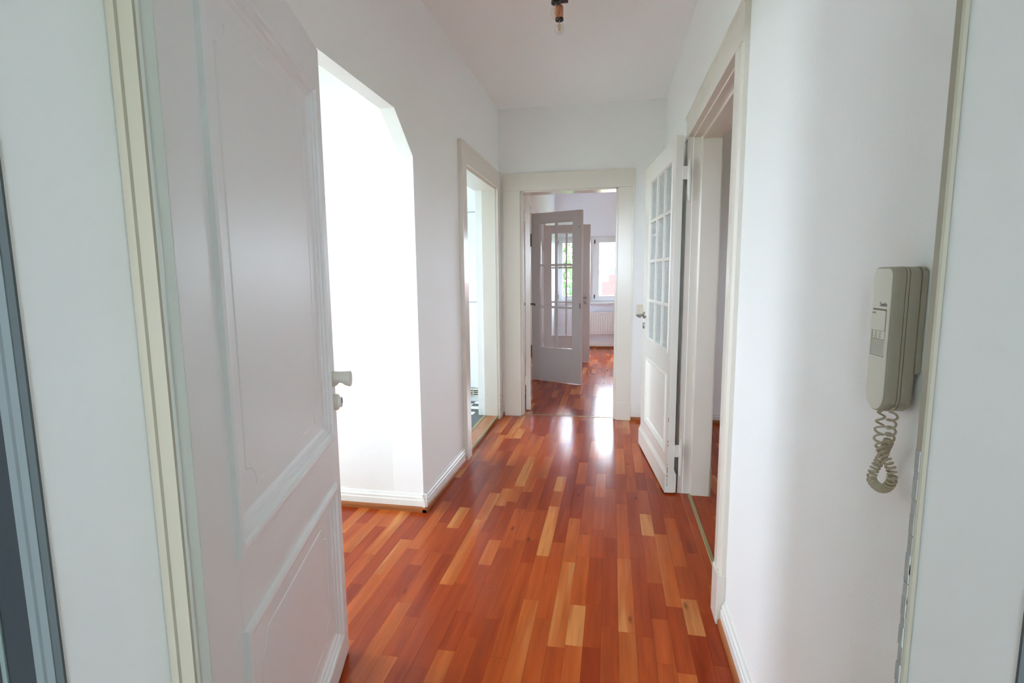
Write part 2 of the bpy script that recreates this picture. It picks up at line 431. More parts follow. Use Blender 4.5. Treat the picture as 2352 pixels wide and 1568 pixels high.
def strips_stuff(lst, parent):
    bm = bmesh.new(); lay_ = bm.faces.layers.float.new('tone')
    for x0, x1, y0, y1 in lst:
        r = random.random()
        x0 += .0003; x1 -= .0003; y0 += .0003; y1 -= .0003
        v = [bm.verts.new((x-parent.location.x, y-parent.location.y, z)) for z in (-.012, 0) for x, y in ((x0, y0), (x1, y0), (x1, y1), (x0, y1))]
        for f in ((4, 5, 6, 7), (0, 1, 5, 4), (1, 2, 6, 5), (2, 3, 7, 6), (3, 0, 4, 7)):
            bm.faces.new([v[i] for i in f])[lay_] = r
    me = bpy.data.meshes.new('parquet_strips'); bm.to_mesh(me); bm.free(); me.materials.append(M['strip_stuff'])
    o = bpy.data.objects.new('parquet_strips', me); col.objects.link(o); o.parent = parent; o['kind'] = 'stuff'

fl = empty('floor', (0, 2.5, 0)); struct(fl, 'glossy reddish brown cherry strip parquet of the hall', 'floor')
XA = XL - 0.91
hall = lay(XA, XR, lambda x: [(EH, 4.60)] if x > XL-0.01 else [(EH, YN)])
near = [s for s in hall if s[3] > 1.0 or s[0] > XL]
near.sort(key=lambda s: (s[3] < 1.3) + (s[0] < -1.5))     # strips in view first
strips_objects(near[:300], fl)
struct(MB().box(WX, XA-0.004, EH, YN, -0.012, 0.0).build('floor_passage_bounce', 'bounce_floor'), 'added pale floor bouncing light at the outer end of the side passage', 'floor')  # unseen slab added as a reflector for the soffit and hall ceiling
strips_stuff(near[300:] + [s for s in hall if s not in near], fl)
fl2 = empty('floor_living', (0, 6.8, 0)); struct(fl2, 'cherry strip parquet of the living room beyond the end doorway', 'floor')
liv = lay(-0.975, 0.36, lambda x: [(4.60, YB)])
strips_objects([s for s in liv], fl2)
strips_stuff(lay(0.36, EX, lambda x: [(4.73, YB)]) + lay(WX, -1.145, lambda x: [(5.6, YB)]) + lay(-1.145, -0.975, lambda x: [(6.17, 7.59)]), fl2)
fl3 = empty('floor_bedroom', (1.5, 3, 0)); struct(fl3, 'cherry strip parquet of the dim room behind the right doorway', 'floor')
bed = lay(XR, 1.35, lambda x: [(1.947, 3.02)] if x < XR+0.145 else [(1.6, YE)])
strips_objects(bed, fl3)
strips_stuff(lay(1.35, EX, lambda x: [(EH, YE)]), fl3)
print('strips', len(hall), len(liv), len(bed))

# kitchen tiles
fk = empty('floor_kitchen', (-1.3, 4.2, 0)); struct(fk, 'black and white checkered tile floor of the kitchen', 'floor')
MB().box(WX, -1.10, YN+0.15, 5.45, -0.012, 0.022).build('grout_bed', 'grout', fk)
tile = {}
for k in ('tile_white', 'tile_black'):
    t = bmesh.new(); bmesh.ops.create_cube(t, size=1); bmesh.ops.bevel(t, geom=t.edges[:], offset=0.01, segments=1, affect='EDGES')
    me = bpy.data.meshes.new('floor_tile'); t.to_mesh(me); t.free(); me.materials.append(M[k]); tile[k] = me
TS = 0.100
def tile_at(x0, x1, y0, y1, k):
    o = bpy.data.objects.new('floor_tile', tile[k]); col.objects.link(o); o.parent = fk
    o.location = ((x0+x1)/2-fk.location.x, (y0+y1)/2-fk.location.y, 0.026); o.scale = (x1-x0-0.002, y1-y0-0.002, 0.008)
y = 2.70; i = 0                                   # charcoal border tiles along the doorway wall
while y < 5.44:
    y1 = min(y+0.30, 5.45); tile_at(-1.211, -1.10, y, y1, 'tile_black'); y = y1
for i in range(9):
    for j in range(19):
        x1 = -1.211-i*TS; y0 = 5.45-0.05-j*TS
        tile_at(x1-TS, x1, y0-TS, y0, 'tile_black' if (i+j) % 2 == 0 else 'tile_white')
tb = MB()
for i in range(5):
    for j in range(10):
        x1 = -1.211-0.9-i*0.4; y0 = 5.40-j*0.26
        tb.box(max(x1-0.398, WX), x1, max(y0-0.258, 2.7), y0, 0.022, 0.030)
o = tb.build('floor_tiles', 'tile_white', fk); o['kind'] = 'stuff'

# ------------------------------------------------------------------ skirting
WHITE = [(0, 0.030), (0.016, 0.030), (0.016, 0.062), (0.0125, 0.066), (0.0125, 0.078), (0.007, 0.084), (0.004, 0.095), (0, 0.097)]
BEAD = [(0, 0), (0.024, 0), (0.024, 0.016), (0.0215, 0.024), (0.016, 0.029), (0, 0.030)]
def skirting(name, label, axis, at, out, a, b):
    """axis: running direction; at: wall plane coordinate; out: +1/-1 direction into the room"""
    loc = (at, (a+b)/2, 0) if axis == 'y' else ((a+b)/2, at, 0)
    e = empty(name, loc); struct(e, label, 'baseboard')
    for nm, pr, m in (('skirting_board', WHITE, 'skirting'), ('wooden_bead', BEAD, 'quarter' if axis == 'y' else 'quarter_x')):
        mb = MB(); pts = [(at+out*d, z) for d, z in pr]
        if axis == 'y': mb.prism(pts, 'y', a, b)
        else:
            A = [mb.bm.verts.new((a, p, z)) for p, z in pts]; B = [mb.bm.verts.new((b, p, z)) for p, z in pts]
            n = len(pts); mb.bm.faces.new(A); mb.bm.faces.new(B[::-1])
            for i in range(n): mb.bm.faces.new((A[i], B[i], B[(i+1) % n], A[(i+1) % n]))
        mb.build(nm, m, e)
skirting('baseboard_left', 'white skirting with red brown bead between passage corner and kitchen doorway', 'y', XL, 1, YN-0.024, 3.335)
skirting('baseboard_passage', 'white skirting with sunlit wooden bead along the side passage wall', 'x', YN, -1, WX, XL+0.0235)
skirting('baseboard_right', 'white skirting with wooden bead below the intercom phone', 'y', XR, -1, EH, 1.845)
skirting('baseboard_right_far', 'short skirting behind the opened glazed door', 'y', XR, -1, 3.17, YE)
skirting('baseboard_end', 'short skirting with wooden bead beside the living room doorway', 'x', YE, -1, 0.1735, XR-0.024)
skirting('baseboard_corner', 'tiny skirting piece in the corner between the two doorways', 'x', YE, -1, XL+0.03, -0.945)
skirting('baseboard_back', 'white skirting with dark wooden bead under the radiator', 'x', YB, -1, -0.975, EX)
skirting('baseboard_living', 'skirting along the living room wall beyond the double doors', 'y', -0.975, 1, 7.66, YB)
skirting('baseboard_bedroom', 'skirting with wooden bead in the dim room behind the right doorway', 'x', YE, -1, XR+0.145, EX)

# ------------------------------------------------------------------ door casings
def bead_box(mb, *a, bev=0.004): return mb.box(*a, bev)
# end doorway
e = empty('trim_1', (-0.376, YE, 0)); struct(e, 'ivory painted door casing around the living room doorway', 'door casing')
for nm, x0, x1 in (('jamb_casing', -0.944, -0.793), ('jamb_casing', 0.041, 0.1725)):
    c = MB().box(x0, x1, YE-0.028, YE, 0.155, 1.987, 0.003).build(nm, 'casing', e)
    MB().box(x0-0.001, x1+0.001, YE-0.034, YE, 0, 0.160, 0.004).build('plinth_block', 'casing', c, raw=True).location = -Vector(c.location)
    c2 = c.children[0]; c2.location = (0, 0, 0)
    c2.data.transform(Matrix.Translation(-e.location))
MB().box(-0.944, 0.1725, YE-0.028, YE, 1.987, 2.132, 0.003).build('head_casing', 'casing', e)
MB().box(0.157, 0.1725, YE-0.034, YE-0.02, 0.16, 2.132, 0.003).build('edge_bead', 'casing', e)
MB().box(-0.793, -0.775, YE-0.001, YE+0.075, 0, 1.987, 0.002).build('jamb_lining', 'casing', e)
MB().box(0.023, 0.041, YE-0.001, YE+0.17, 0, 1.987, 0.002).build('jamb_lining', 'casing', e)
MB().box(-0.793, 0.041, YE-0.001, YE+0.17, 1.976, 1.992, 0.002).build('head_lining', 'casing', e)
# right doorway
e = empty('trim_2', (XR, 2.49, 0)); struct(e, 'deep ivory casing around the right hand doorway with the opened glazed door', 'door casing')
MB().prism([(XR, 1.855), (XR-0.014, 1.855), (XR-0.022, 1.868), (XR-0.016, 1.880), (XR-0.016, 1.895), (XR-0.024, 1.900), (XR-0.024, 1.945), (XR, 1.945)], 'z', 0.19, 1.99).build('jamb_casing', 'casing', e)
MB().box(XR-0.030, XR, 1.850, 1.948, 0, 0.19, 0.004).build('plinth_block', 'casing', e)
MB().prism([(XR, 3.165), (XR-0.014, 3.165), (XR-0.024, 3.15), (XR-0.018, 3.135), (XR-0.018, 3.06), (XR-0.026, 3.05), (XR-0.026, 3.02), (XR, 3.02)], 'z', 0.0, 1.99).build('jamb_casing', 'casing', e)
hc = [(1.99, XR), (1.99, XR-0.026), (2.02, XR-0.026), (2.03, XR-0.018), (2.10, XR-0.018), (2.115, XR-0.024), (2.13, XR-0.022), (2.145, XR-0.012), (2.145, XR)]
mb = MB(); A = [mb.bm.verts.new((x, 1.855, z)) for z, x in hc]; B = [mb.bm.verts.new((x, 3.165, z)) for z, x in hc]
mb.bm.faces.new(A); mb.bm.faces.new(B[::-1])
for i in range(len(hc)): mb.bm.faces.new((A[i], B[i], B[(i+1) % len(hc)], A[(i+1) % len(hc)]))
mb.build('head_casing', 'casing', e)
# linings with rebates: far jamb faces the camera
MB().prism([(XR-0.016, 3.05), (XR-0.016, 3.035), (XR+0.004, 3.030), (XR+0.004, 3.018), (XR+0.040, 3.018), (XR+0.040, 3.002), (XR+0.048, 2.998), (XR+0.143, 2.998), (XR+0.150, 3.004), (XR+0.150, 3.05)], 'z', 0, 1.99).build('jamb_lining', 'casing', e)
MB().prism([(XR+0.0, 1.92), (XR+0.0, 1.946), (XR+0.040, 1.946), (XR+0.048, 1.964), (XR+0.150, 1.964), (XR+0.150, 1.92)], 'z', 0, 1.99).build('jamb_lining', 'casing', e)
MB().box(XR+0.044, XR+0.150, 1.964, 2.998, 1.972, 1.992, 0.003).build('head_lining', 'casing', e)
MB().box(XR+0.002, XR+0.046, 1.946, 3.02, 1.985, 1.995, 0.002).build('head_rebate', 'casing', e)
MB().prism([(XR+0.146, 2.990), (XR+0.146, 3.03), (XR+0.153, 3.03), (XR+0.153, 2.994)], 'z', 0, 0.17).build('chipped_foot', 'cream', e)
# kitchen doorway
e = empty('trim_3', (XL, 3.9, 0)); struct(e, 'ivory casing around the kitchen doorway in the left wall', 'door casing')
for y0, y1 in ((3.338, 3.44), (4.40, 4.515)):
    c = MB().box(XL, XL+0.029, y0, y1, 0, 2.0, 0.003).build('jamb_casing', 'casing', e)
MB().box(XL, XL+0.029, 3.338, 4.515, 2.0, 2.137, 0.003).build('head_casing', 'casing', e)
MB().prism([(XL+0.005, 4.42), (XL+0.005, 4.395), (XL-0.112, 4.395), (XL-0.118, 4.41), (XL-0.165, 4.41), (XL-0.175, 4.415), (XL-0.175, 4.42)], 'z', 0.0, 1.995).build('jamb_lining', 'casing', e)
MB().prism([(XL+0.005, 3.42), (XL+0.005, 3.445), (XL-0.175, 3.445), (XL-0.175, 3.42)], 'z', 0.0, 1.995).build('jamb_lining', 'casing', e)
MB().box(XL-0.175, XL+0.005, 3.445, 4.395, 1.982, 2.0, 0.002).build('head_lining', 'casing', e)
k = MB().box(XL-0.150, XL-0.124, 4.405, 4.412, 0.83, 1.03, 0.001).build('strike_plate', 'chrome', e)
MB().box(XL-0.146, XL-0.132, 4.402, 4.406, 0.885, 0.955).build('bolt_hole', 'black', e)

mb = MB()
for z in (0.055, 0.072, 0.085, 0.12, 0.15, 0.175, 0.205):
    mb.box(XL+0.0262, XL+0.0296, 4.399, 4.4035, z, z+random.uniform(.006, .016))
mb.build('paint_chips', 'chip', e)['kind'] = 'stuff'

# thresholds
e = empty('trim_4', (XL-0.06, 3.92, 0)); struct(e, 'raised wooden threshold with cream edge strips at the kitchen doorway', 'threshold')
MB().box(XL-0.10, XL+0.002, 3.447, 4.393, 0.0, 0.030, 0.001).build('wooden_sill', 'sillwood', e)
MB().box(XL-0.003, XL+0.010, 3.446, 4.394, 0.018, 0.033, 0.001).build('edge_strip', 'brass', e)
MB().box(XL-0.122, XL-0.098, 3.446, 4.394, 0.020, 0.033, 0.001).build('edge_strip', 'brass', e)
struct(MB().prism([(XR+0.029, -0.001), (XR+0.032, 0.003), (XR+0.047, 0.003), (XR+0.050, -0.001)], 'y', 1.95, 3.016).build('trim_5', 'brass'), 'flat olive brass floor strip in the right doorway', 'threshold')
struct(MB().box(-0.774, 0.022, 4.594, 4.602, -0.001, 0.003).build('trim_6', 'brass'), 'thin brass floor strip in the living room doorway', 'threshold')

# entrance frame in the wall
e = empty('trim_7', (-0.147, 0.53, 0)); struct(e, 'pale lined reveal and cream stop of the entrance door frame', 'door frame')
MB().box(-0.66, -0.61, 0.4375, EH, 0, 2.03).build('reveal_lining', 'reveal', e)
MB().prism([(0.316, 0.437), (0.316, 0.586), (0.334, 0.586), (0.334, EH+0.001), (0.376, EH+0.001), (0.376, 0.437)], 'z', 0, 2.03).build('reveal_lining', 'reveal', e)
MB().box(-0.61, 0.316, 0.437, EH, 2.0, 2.03).build('head_lining', 'reveal', e)
MB().prism([(-0.61, 0.576), (-0.6085, 0.571), (-0.596, 0.571), (-0.595, 0.575), (-0.5735, 0.575), (-0.5733, 0.579), (-0.61, 0.579)], 'z', 0, 2.0).build('door_stop', 'cream', e)
MB().prism([(-0.61, 0.579), (-0.5732, 0.579), (-0.5732, 0.584), (-0.575, 0.588), (-0.575, 0.606), (-0.577, 0.608), (-0.61, 0.608)], 'z', 0, 2.0).build('door_stop_edge', 'greenish', e)
MB().prism([(0.316, 0.5770), (0.3150, 0.5745), (0.3115, 0.5745), (0.3100, 0.5766), (0.3100, 0.586), (0.316, 0.586)], 'z', 0, 2.0).build('door_stop', 'cream', e)
mb = MB()
for k in range(26):           # plaster crumbling along the stop
    z = 0.62+0.018*k+random.uniform(-.006, .006)
    s_ = 0.0003+0.0012*abs(math.sin(k*1.7))*(1 if k in range(4, 20) else 0.4)
    mb.box(0.3100-s_, 0.3106, 0.5775, 0.5855, z-0.011, z+0.011, 0.0004)
mb.build('crumbled_plaster', 'chalk', e)['kind'] = 'stuff'
# outer casing on the stairwell side
e = empty('trim_8', (-0.147, 0.43, 0)); struct(e, 'moulded cool grey casing on the stairwell side of the entrance', 'door casing')
pr = [(-0.619, 0.437), (-0.619, 0.4335), (-0.6295, 0.4330), (-0.6305, 0.4355), (-0.634, 0.4360), (-0.6355, 0.4335), (-0.6455, 0.4330), (-0.6455, 0.437)]
MB().prism(pr, 'z', 0, 2.03).build('jamb_casing', 'greytrim', e)
MB().prism([(-0.294-x, y) for x, y in pr], 'z', 0, 2.03).build('jamb_casing', 'greytrim', e)
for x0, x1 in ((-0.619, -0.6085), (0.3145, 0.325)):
    MB().box(x0, x1, 0.4350, 0.4375, 0, 2.03).build('shadow_strip', 'shadowstrip', e)  # dark band paints in the shade of a groove that is not modelled
MB().box(-0.6455, 0.3515, 0.433, 0.437, 2.03, 2.075, 0.001).build('head_casing', 'greytrim', e)

# ------------------------------------------------------------------ door hardware
def lever(parent, x, z, side, lever_dir, mat='chrome', y=0.0, thick_key=True):
    """lever handle and key rosette; side = -1 towards local -y, +1 towards +y"""
    h = MB().lathe([(0.0, 0.0), (0.025, 0.0), (0.025, 0.007), (0.022, 0.009), (0.0, 0.009)] if side > 0 else [(0.0, 0.0), (0.025, 0.0), (0.025, -0.007), (0.022, -0.009), (0.0, -0.009)], (x, y, z), 'y', 18)
    h = h.build('handle_rosette', mat, parent, True, raw=True)
    pts = [(x, y+side*0.006, z), (x, y+side*0.035, z), (x+lever_dir*0.006, y+side*0.046, z), (x+lever_dir*0.02, y+side*0.052, z), (x+lever_dir*0.06, y+side*0.054, z-0.001), (x+lever_dir*0.105, y+side*0.050, z-0.003), (x+lever_dir*0.115, y+side*0.046, z-0.004)]
    MB().tube(pts, [0.009, 0.009, 0.0095, 0.010, 0.009, 0.0085, 0.006], 10).build('lever', mat, h, True, raw=True)
    k = MB().lathe([(0.0, 0.0), (0.023, 0.0), (0.023, side*0.006), (0.020, side*0.008), (0.0, side*0.008)], (x, y, z-0.075), 'y', 18).build('key_rosette', mat, parent, True, raw=True)
    MB().box(x-0.004, x+0.004, y+side*0.007, y+side*0.0086, z-0.090, z-0.066).build('keyhole', 'black', k, raw=True)

def hinge(parent, x, y, z, mat, plate_x, plate_y, h=0.24):
    """pointed barrel hinge with a leaf plate; local coordinates of the door"""
    b = MB().lathe([(0.0, 0), (0.0055, 0.004), (0.0105, 0.045), (0.0110, h/2-0.002), (0.0085, h/2), (0.0110, h/2+0.002), (0.0105, h-0.045), (0.0055, h-0.004), (0.0, h)], (x, y, z-h/2), 'z', 12).build('hinge', mat, parent, True, raw=True)
    MB().box(min(plate_x, x), max(plate_x, x), min(plate_y, y)-0.002, max(plate_y, y)+0.002, z+0.004, z+h/2-0.04, 0.001).build('hinge_plate', mat, b, raw=True)

def glazed(name, label, A, ang, L, z0, z1, y0, y1, pane_x, pane_z, cols, rows, bar, mat, glass, panel=None, kick=False, face=-1):
    """glazed door leaf; local x along the leaf from the hinge, y across its thickness"""
    e = empty(name, (A[0], A[1], 0), ang); struct(e, label, 'door')
    px0, px1 = pane_x; pz0, pz1 = pane_z
    mb = MB()
    mb.box(0, px0, y0, y1, z0, z1, 0.002); mb.box(px1, L, y0, y1, z0, z1, 0.002)
    mb.box(px0, px1, y0, y1, pz1, z1)
    if panel:
        qx0, qx1, qz0, qz1 = panel
        mb.box(px0, px1, y0, y1, qz1, pz0); mb.box(px0, px1, y0, y1, z0, qz0)
        if qx0 > px0: mb.box(px0, qx0, y0, y1, qz0, qz1)
        if qx1 < px1: mb.box(qx1, px1, y0, y1, qz0, qz1)
    else:
        mb.box(px0, px1, y0, y1, z0, pz0)
    mb.build('door_frame', mat, e, raw=True)
    ym = (y0+y1)/2
    if panel:
        p = MB().box(qx0, qx1, ym-0.006, ym+0.006, qz0, qz1).build('door_panel', mat, e, raw=True)
        mb = MB()
        for yf, s in ((y0, 1), (y1, -1)):
            mb.ring(qx0-0.012, qx1+0.012, qz0-0.012, qz1+0.012, [(0.0, yf), (0.004, yf-s*0.006), (0.014, yf-s*0.007), (0.020, yf+s*0.001), (0.030, yf+s*0.005), (0.040, ym-s*0.006)])
        mb.build('panel_moulding', mat, p, raw=True)
    if kick:
        mb = MB()
        for yf, s in ((y0, -1), (y1, 1)):
            q = [(yf, z0+0.001), (yf+s*0.012, z0+0.001), (yf+s*0.012, 0.118), (yf+s*0.004, 0.136), (yf, 0.150)]
            Av = [mb.bm.verts.new((0.001, a, b)) for a, b in q]; Bv = [mb.bm.verts.new((L+0.006, a, b)) for a, b in q]
            mb.bm.faces.new(Av); mb.bm.faces.new(Bv[::-1])
            for i in range(5): mb.bm.faces.new((Av[i], Bv[i], Bv[(i+1) % 5], Av[(i+1) % 5]))
        mb.build('kick_board', mat, e, raw=True)
    cw = (px1-px0)/cols; rh = (pz1-pz0)/rows
    for c in range(1, cols):
        x = px0+c*cw
        MB().box(x-bar/2, x+bar/2, y0+0.004, y1-0.004, pz0, pz1, 0.004).build('glazing_bar', mat, e, raw=True)
    for r in range(1, rows):
        z = pz0+r*rh
        MB().box(px0, px1, y0+0.004, y1-0.004, z-bar/2, z+bar/2, 0.004).build('glazing_bar', mat, e, raw=True)
    fr = MB()
    for yf, s in ((y0, 1), (y1, -1)):
        fr.ring(px0-0.006, px1+0.006, pz0-0.006, pz1+0.006, [(0, yf), (0.003, yf-s*0.004), (0.010, yf-s*0.004), (0.016, yf+s*0.010), (0.016, ym)])
    fr.build('glass_moulding', mat, e, raw=True)
    for c in range(cols):
        for r in range(rows):
            x = px0+c*cw; z = pz0+r*rh
            MB().box(x+bar/2-0.002, x+cw-bar/2+0.002, ym-0.002, ym+0.002, z+bar/2-0.002, z+rh-bar/2+0.002).build('pane', glass, e, raw=True)
    return e

def ang(A, B): return math.atan2(B[1]-A[1], B[0]-A[0])

# glazed door folded back against the right wall
A, B = (0.326, 2.988), (0.223, 3.893)
d1 = glazed('door_1', 'off white door with twelve pebbled glass panes standing open along the right wall', A, ang(A, B), 0.911, 0.010, 1.994, -0.040, 0.0,
            (0.075, 0.74), (0.822, 1.880), 3, 4, 0.022, 'leaf', 'obscure', (0.095, 0.735, 0.235, 0.680), True)
lever(d1, 0.845, 0.975, 1, -1, 'chrome', 0.0); lever(d1, 0.845, 0.975, -1, -1, 'chrome', -0.040)
for z in (1.76, 0.225):
    hinge(d1, -0.013, -0.070, z, 'leaf', 0.0, -0.038, 0.225)
mb = MB()
for k in range(16):
    z = random.choice([0.06, 0.09, 0.12, 0.16, 0.30, 0.45, 0.62]) + random.uniform(-.03, .03)
    mb.box(-0.0006, 0.004, -0.003, 0.0006+0.0005*random.random(), z, z+random.uniform(.004, .016))
mb.build('paint_chips', 'chip', d1, raw=True)['kind'] = 'stuff'

# door of the end doorway, edge on
A, B = (-0.757, 4.722), (-0.893, 5.566)
d2 = glazed('door_2', 'ivory glazed living room door swung open edge on', A, ang(A, B), 0.80, 0.010, 1.985, -0.022, 0.022,
            (0.11, 0.69), (0.42, 1.86), 2, 3, 0.024, 'casing', 'glass')
lever(d2, 0.735, 0.965, 1, -1, 'darkmetal', 0.022); lever(d2, 0.735, 0.965, -1, -1, 'darkmetal', -0.022)
for z in (1.74, 0.25): hinge(d2, -0.012, 0.040, z, 'casing', 0.0, 0.020)
# double doors in the living room
A, B = (-0.945, 6.186), (-0.343, 5.936)
d3 = glazed('door_3', 'shade darkened white glazed leaf of the living room double door turned towards the hall', A, ang(A, B), 0.655, 0.010, 1.985, 0.0, 0.040,
            (0.105, 0.545), (0.405, 1.872), 2, 3, 0.026, 'leaf_shaded', 'glass')
MB().box(0.634, 0.644, -0.0015, 0.001, 0.885, 0.945).build('lock_slot', 'darkmetal', d3, raw=True)
MB().lathe([(0.0, 0.0), (0.006, 0.0), (0.006, -0.003), (0.0, -0.003)], (0.628, 0.0, 1.80), 'y', 10).build('bolt_knob', 'darkmetal', d3, raw=True)
for z in (1.68, 0.35): hinge(d3, -0.012, 0.012, z, 'darkmetal', 0.0, 0.004, 0.16)
A, B = (-0.975, 7.562), (-0.309, 7.547)
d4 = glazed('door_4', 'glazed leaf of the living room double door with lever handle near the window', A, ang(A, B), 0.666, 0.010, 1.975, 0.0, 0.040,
            (0.105, 0.548), (0.385, 1.868), 2, 3, 0.026, 'leaf_shaded', 'glass')
lever(d4, 0.600, 0.948, -1, -1, 'chrome', 0.0)
MB().box(0.664, 0.668, 0.006, 0.026, 0.92, 0.98).build('latch', 'darkmetal', d4, raw=True)
for z in (1.68, 0.35): hinge(d4, -0.012, 0.012, z, 'leaf', 0.0, 0.004, 0.16)
e = empty('trim_9', (-0.975, 6.88, 0)); struct(e, 'white lining of the wide double doorway in the living room wall', 'door casing')
for y0, y1 in ((6.09, 6.19), (7.575, 7.66)):
    MB().box(-0.975, -0.957, y0, y1, 0, 2.07, 0.003).build('jamb_casing', 'casing', e)
MB().box(-0.975, -0.957, 6.09, 7.66, 2.0, 2.08, 0.003).build('head_casing', 'casing', e)

# ------------------------------------------------------------------ entrance door leaf
A, B = (-0.614, 0.648), (-0.86, 1.487)
d5 = empty('door_5', (A[0], A[1], 0), ang(A, B)); struct(d5, 'white two panel entrance door opened into the hall, moulded panels and knob', 'door')
L5, H5, T5 = 0.876, 1.925, 0.042
U0, U1 = 0.120, 0.808           # moulding outline
PZ = ((0.105, 0.622), (0.768, 1.803))
mb = MB()
mb.box(0, U0, 0, T5, 0.010, H5, 0.0015); mb.box(U1, L5, 0, T5, 0.010, H5, 0.0015)
mb.box(U0, U1, 0, T5, 0.010, PZ[0][0]); mb.box(U0, U1, 0, T5, PZ[0][1], PZ[1][0]); mb.box(U0, U1, 0, T5, PZ[1][1], H5)
mb.build('door_frame', 'door', d5, raw=True)
for z0, z1 in PZ:
    p = MB().box(U0+0.03, U1-0.03, 0.013, T5-0.013, z0+0.03, z1-0.03).build('door_panel', 'door', d5, raw=True)
    mb = MB()
    for yf, s in ((0.0, 1), (T5, -1)):
        mb.ring(U0-0.004, U1+0.004, z0-0.004, z1+0.004, [(0.0, yf), (0.003, yf-s*0.008), (0.012, yf-s*0.010), (0.019, yf-s*0.009), (0.022, yf-s*0.003), (0.030, yf-s*0.001), (0.033, yf+s*0.004), (0.042, yf+s*0.006), (0.046, yf+s*0.010), (0.056, yf+s*0.0135)])
    mb.build('panel_moulding', 'door', p, raw=True)
    # carved outline with scooped corners
    x0, x1, w0, w1 = 0.212, U1-0.092, z0+0.085, z1-0.085; r = 0.045
    path = []
    for cx, cz, a0 in ((x0, w0, 90), (x1, w0, 180), (x1, w1, 270), (x0, w1, 0)):
        for k in range(9):
            a = R(a0 - 90*k/8)
            path.append((cx+r*math.cos(a), 0.0140, cz+r*math.sin(a)))
    path.append(path[0])
    MB().tube(path, 0.0028, 6, False).build('carved_line', 'door', p, True, raw=True)
# knob with finger scoop, protruding from the stairwell side
kx, kz = L5-0.032, 0.948
mb = MB(); rings = []
segs = 24
for y, r, off in ((0.0, 0.0245, 0), (-0.004, 0.0245, 0), (-0.012, 0.024, 0.0), (-0.022, 0.0235, 0.2), (-0.032, 0.0235, 0.0), (-0.040, 0.0235, 0.0), (-0.052, 0.0245, 0), (-0.056, 0.0235, 0), (-0.057, 0.018, 0)):
    ring = []
    for k in range(segs):
        a = 2*math.pi*k/segs
        rr = r
        # scoop below
        s_ = max(0.0, -math.sin(a))
        dep = math.exp(-((y+0.026)/0.011)**2)*0.014
        ring.append(mb.bm.verts.new((kx+rr*math.cos(a), y, kz+rr*math.sin(a)+dep*s_)))
    rings.append(ring)
for i in range(len(rings)-1):
    for k in range(segs): mb.bm.faces.new((rings[i][k], rings[i][(k+1) % segs], rings[i+1][(k+1) % segs], rings[i+1][k]))
mb.bm.faces.new(rings[-1]); mb.bm.faces.new(rings[0][::-1])
mb.build('door_knob', 'knob', d5, True, raw=True)
cz = 0.874
k = MB().lathe([(0.0, 0.0), (0.0255, 0.0), (0.0255, -0.012), (0.0235, -0.015), (0.0, -0.015)], (kx+0.002, 0, cz), 'y', 24).build('lock_rosette', 'knob', d5, True, raw=True)
MB().lathe([(0.0, 0.0), (0.0165, 0.0), (0.0165, -0.024), (0.015, -0.025), (0.0, -0.025)], (kx+0.002, 0, cz), 'y', 20).build('lock_cylinder', 'skirting', k, True, raw=True)
MB().box(kx-0.003, kx+0.007, -0.0262, -0.0245, cz-0.002, cz+0.013).build('keyhole', 'black', k, raw=True)
for z in (1.62, 0.30): hinge(d5, -0.008, 0.050, z, 'door', 0.0, 0.03, 0.16)
MB().tube([(L5-0.05, T5, 0.95), (L5-0.05, T5+0.04, 0.95), (L5-0.06, T5+0.05, 0.95), (L5-0.16, T5+0.05, 0.95)], 0.009, 10).build('inside_handle', 'chrome', d5, True, raw=True)

# ------------------------------------------------------------------ windows
def window(name, label, origin, rz, w, z0, z1, sashes, depth=0.07, sill=True, caps=True):
    """window in a wall opening; local x along the wall, local -y towards the room"""
    e = empty(name, (origin[0], origin[1], z0), rz); struct(e, label, 'window')
    h = z1-z0; f = 0.045
    mb = MB(); mb.box(0, f, 0, depth, 0, h); mb.box(w-f, w, 0, depth, 0, h); mb.box(f, w-f, 0, depth, 0, f); mb.box(f, w-f, 0, depth, h-f, h)
    for a, b in zip(sashes, sashes[1:]):
        mb.box(a[1], b[0], 0, depth, f, h-f)
    mb.build('window_frame', 'upvc', e, raw=True)
    for a, b in sashes:
        s = MB(); sf = 0.085; y0, y1 = -0.018, 0.05
        s.box(a, a+sf, y0, y1, f-0.012, h-f+0.012, 0.004); s.box(b-sf, b, y0, y1, f-0.012, h-f+0.012, 0.004)
        s.box(a+sf, b-sf, y0, y1, f-0.012, f+sf-0.02, 0.004); s.box(a+sf, b-sf, y0, y1, h-f-sf+0.02, h-f+0.012, 0.004)
        so = s.build('sash', 'upvc', e, raw=True)
        MB().box(a+sf-0.005, b-sf+0.005, 0.010, 0.018, f+sf-0.03, h-f-sf+0.03).build('pane', 'glass', so, raw=True)
        if caps:
            for zz in (f+0.05, h-f-0.05):
                MB().lathe([(0, -0.035), (0.009, -0.033), (0.009, 0.033), (0, 0.035)], (a+0.004, y0-0.010, zz), 'z', 10).build('hinge_cap', 'black', so, True, raw=True)
            MB().tube([(b-0.035, y0, h*0.48), (b-0.035, y0-0.04, h*0.48), (b-0.035, y0-0.045, h*0.48-0.02), (b-0.035, y0-0.045, h*0.48-0.11)], 0.009, 8).build('window_handle', 'upvc', so, True, raw=True)
    if sill:
        MB().box(-0.02, w+0.02, -0.12, 0.0, -0.028, 0.0, 0.004).build('window_sill', 'upvc', e, raw=True)
    return e
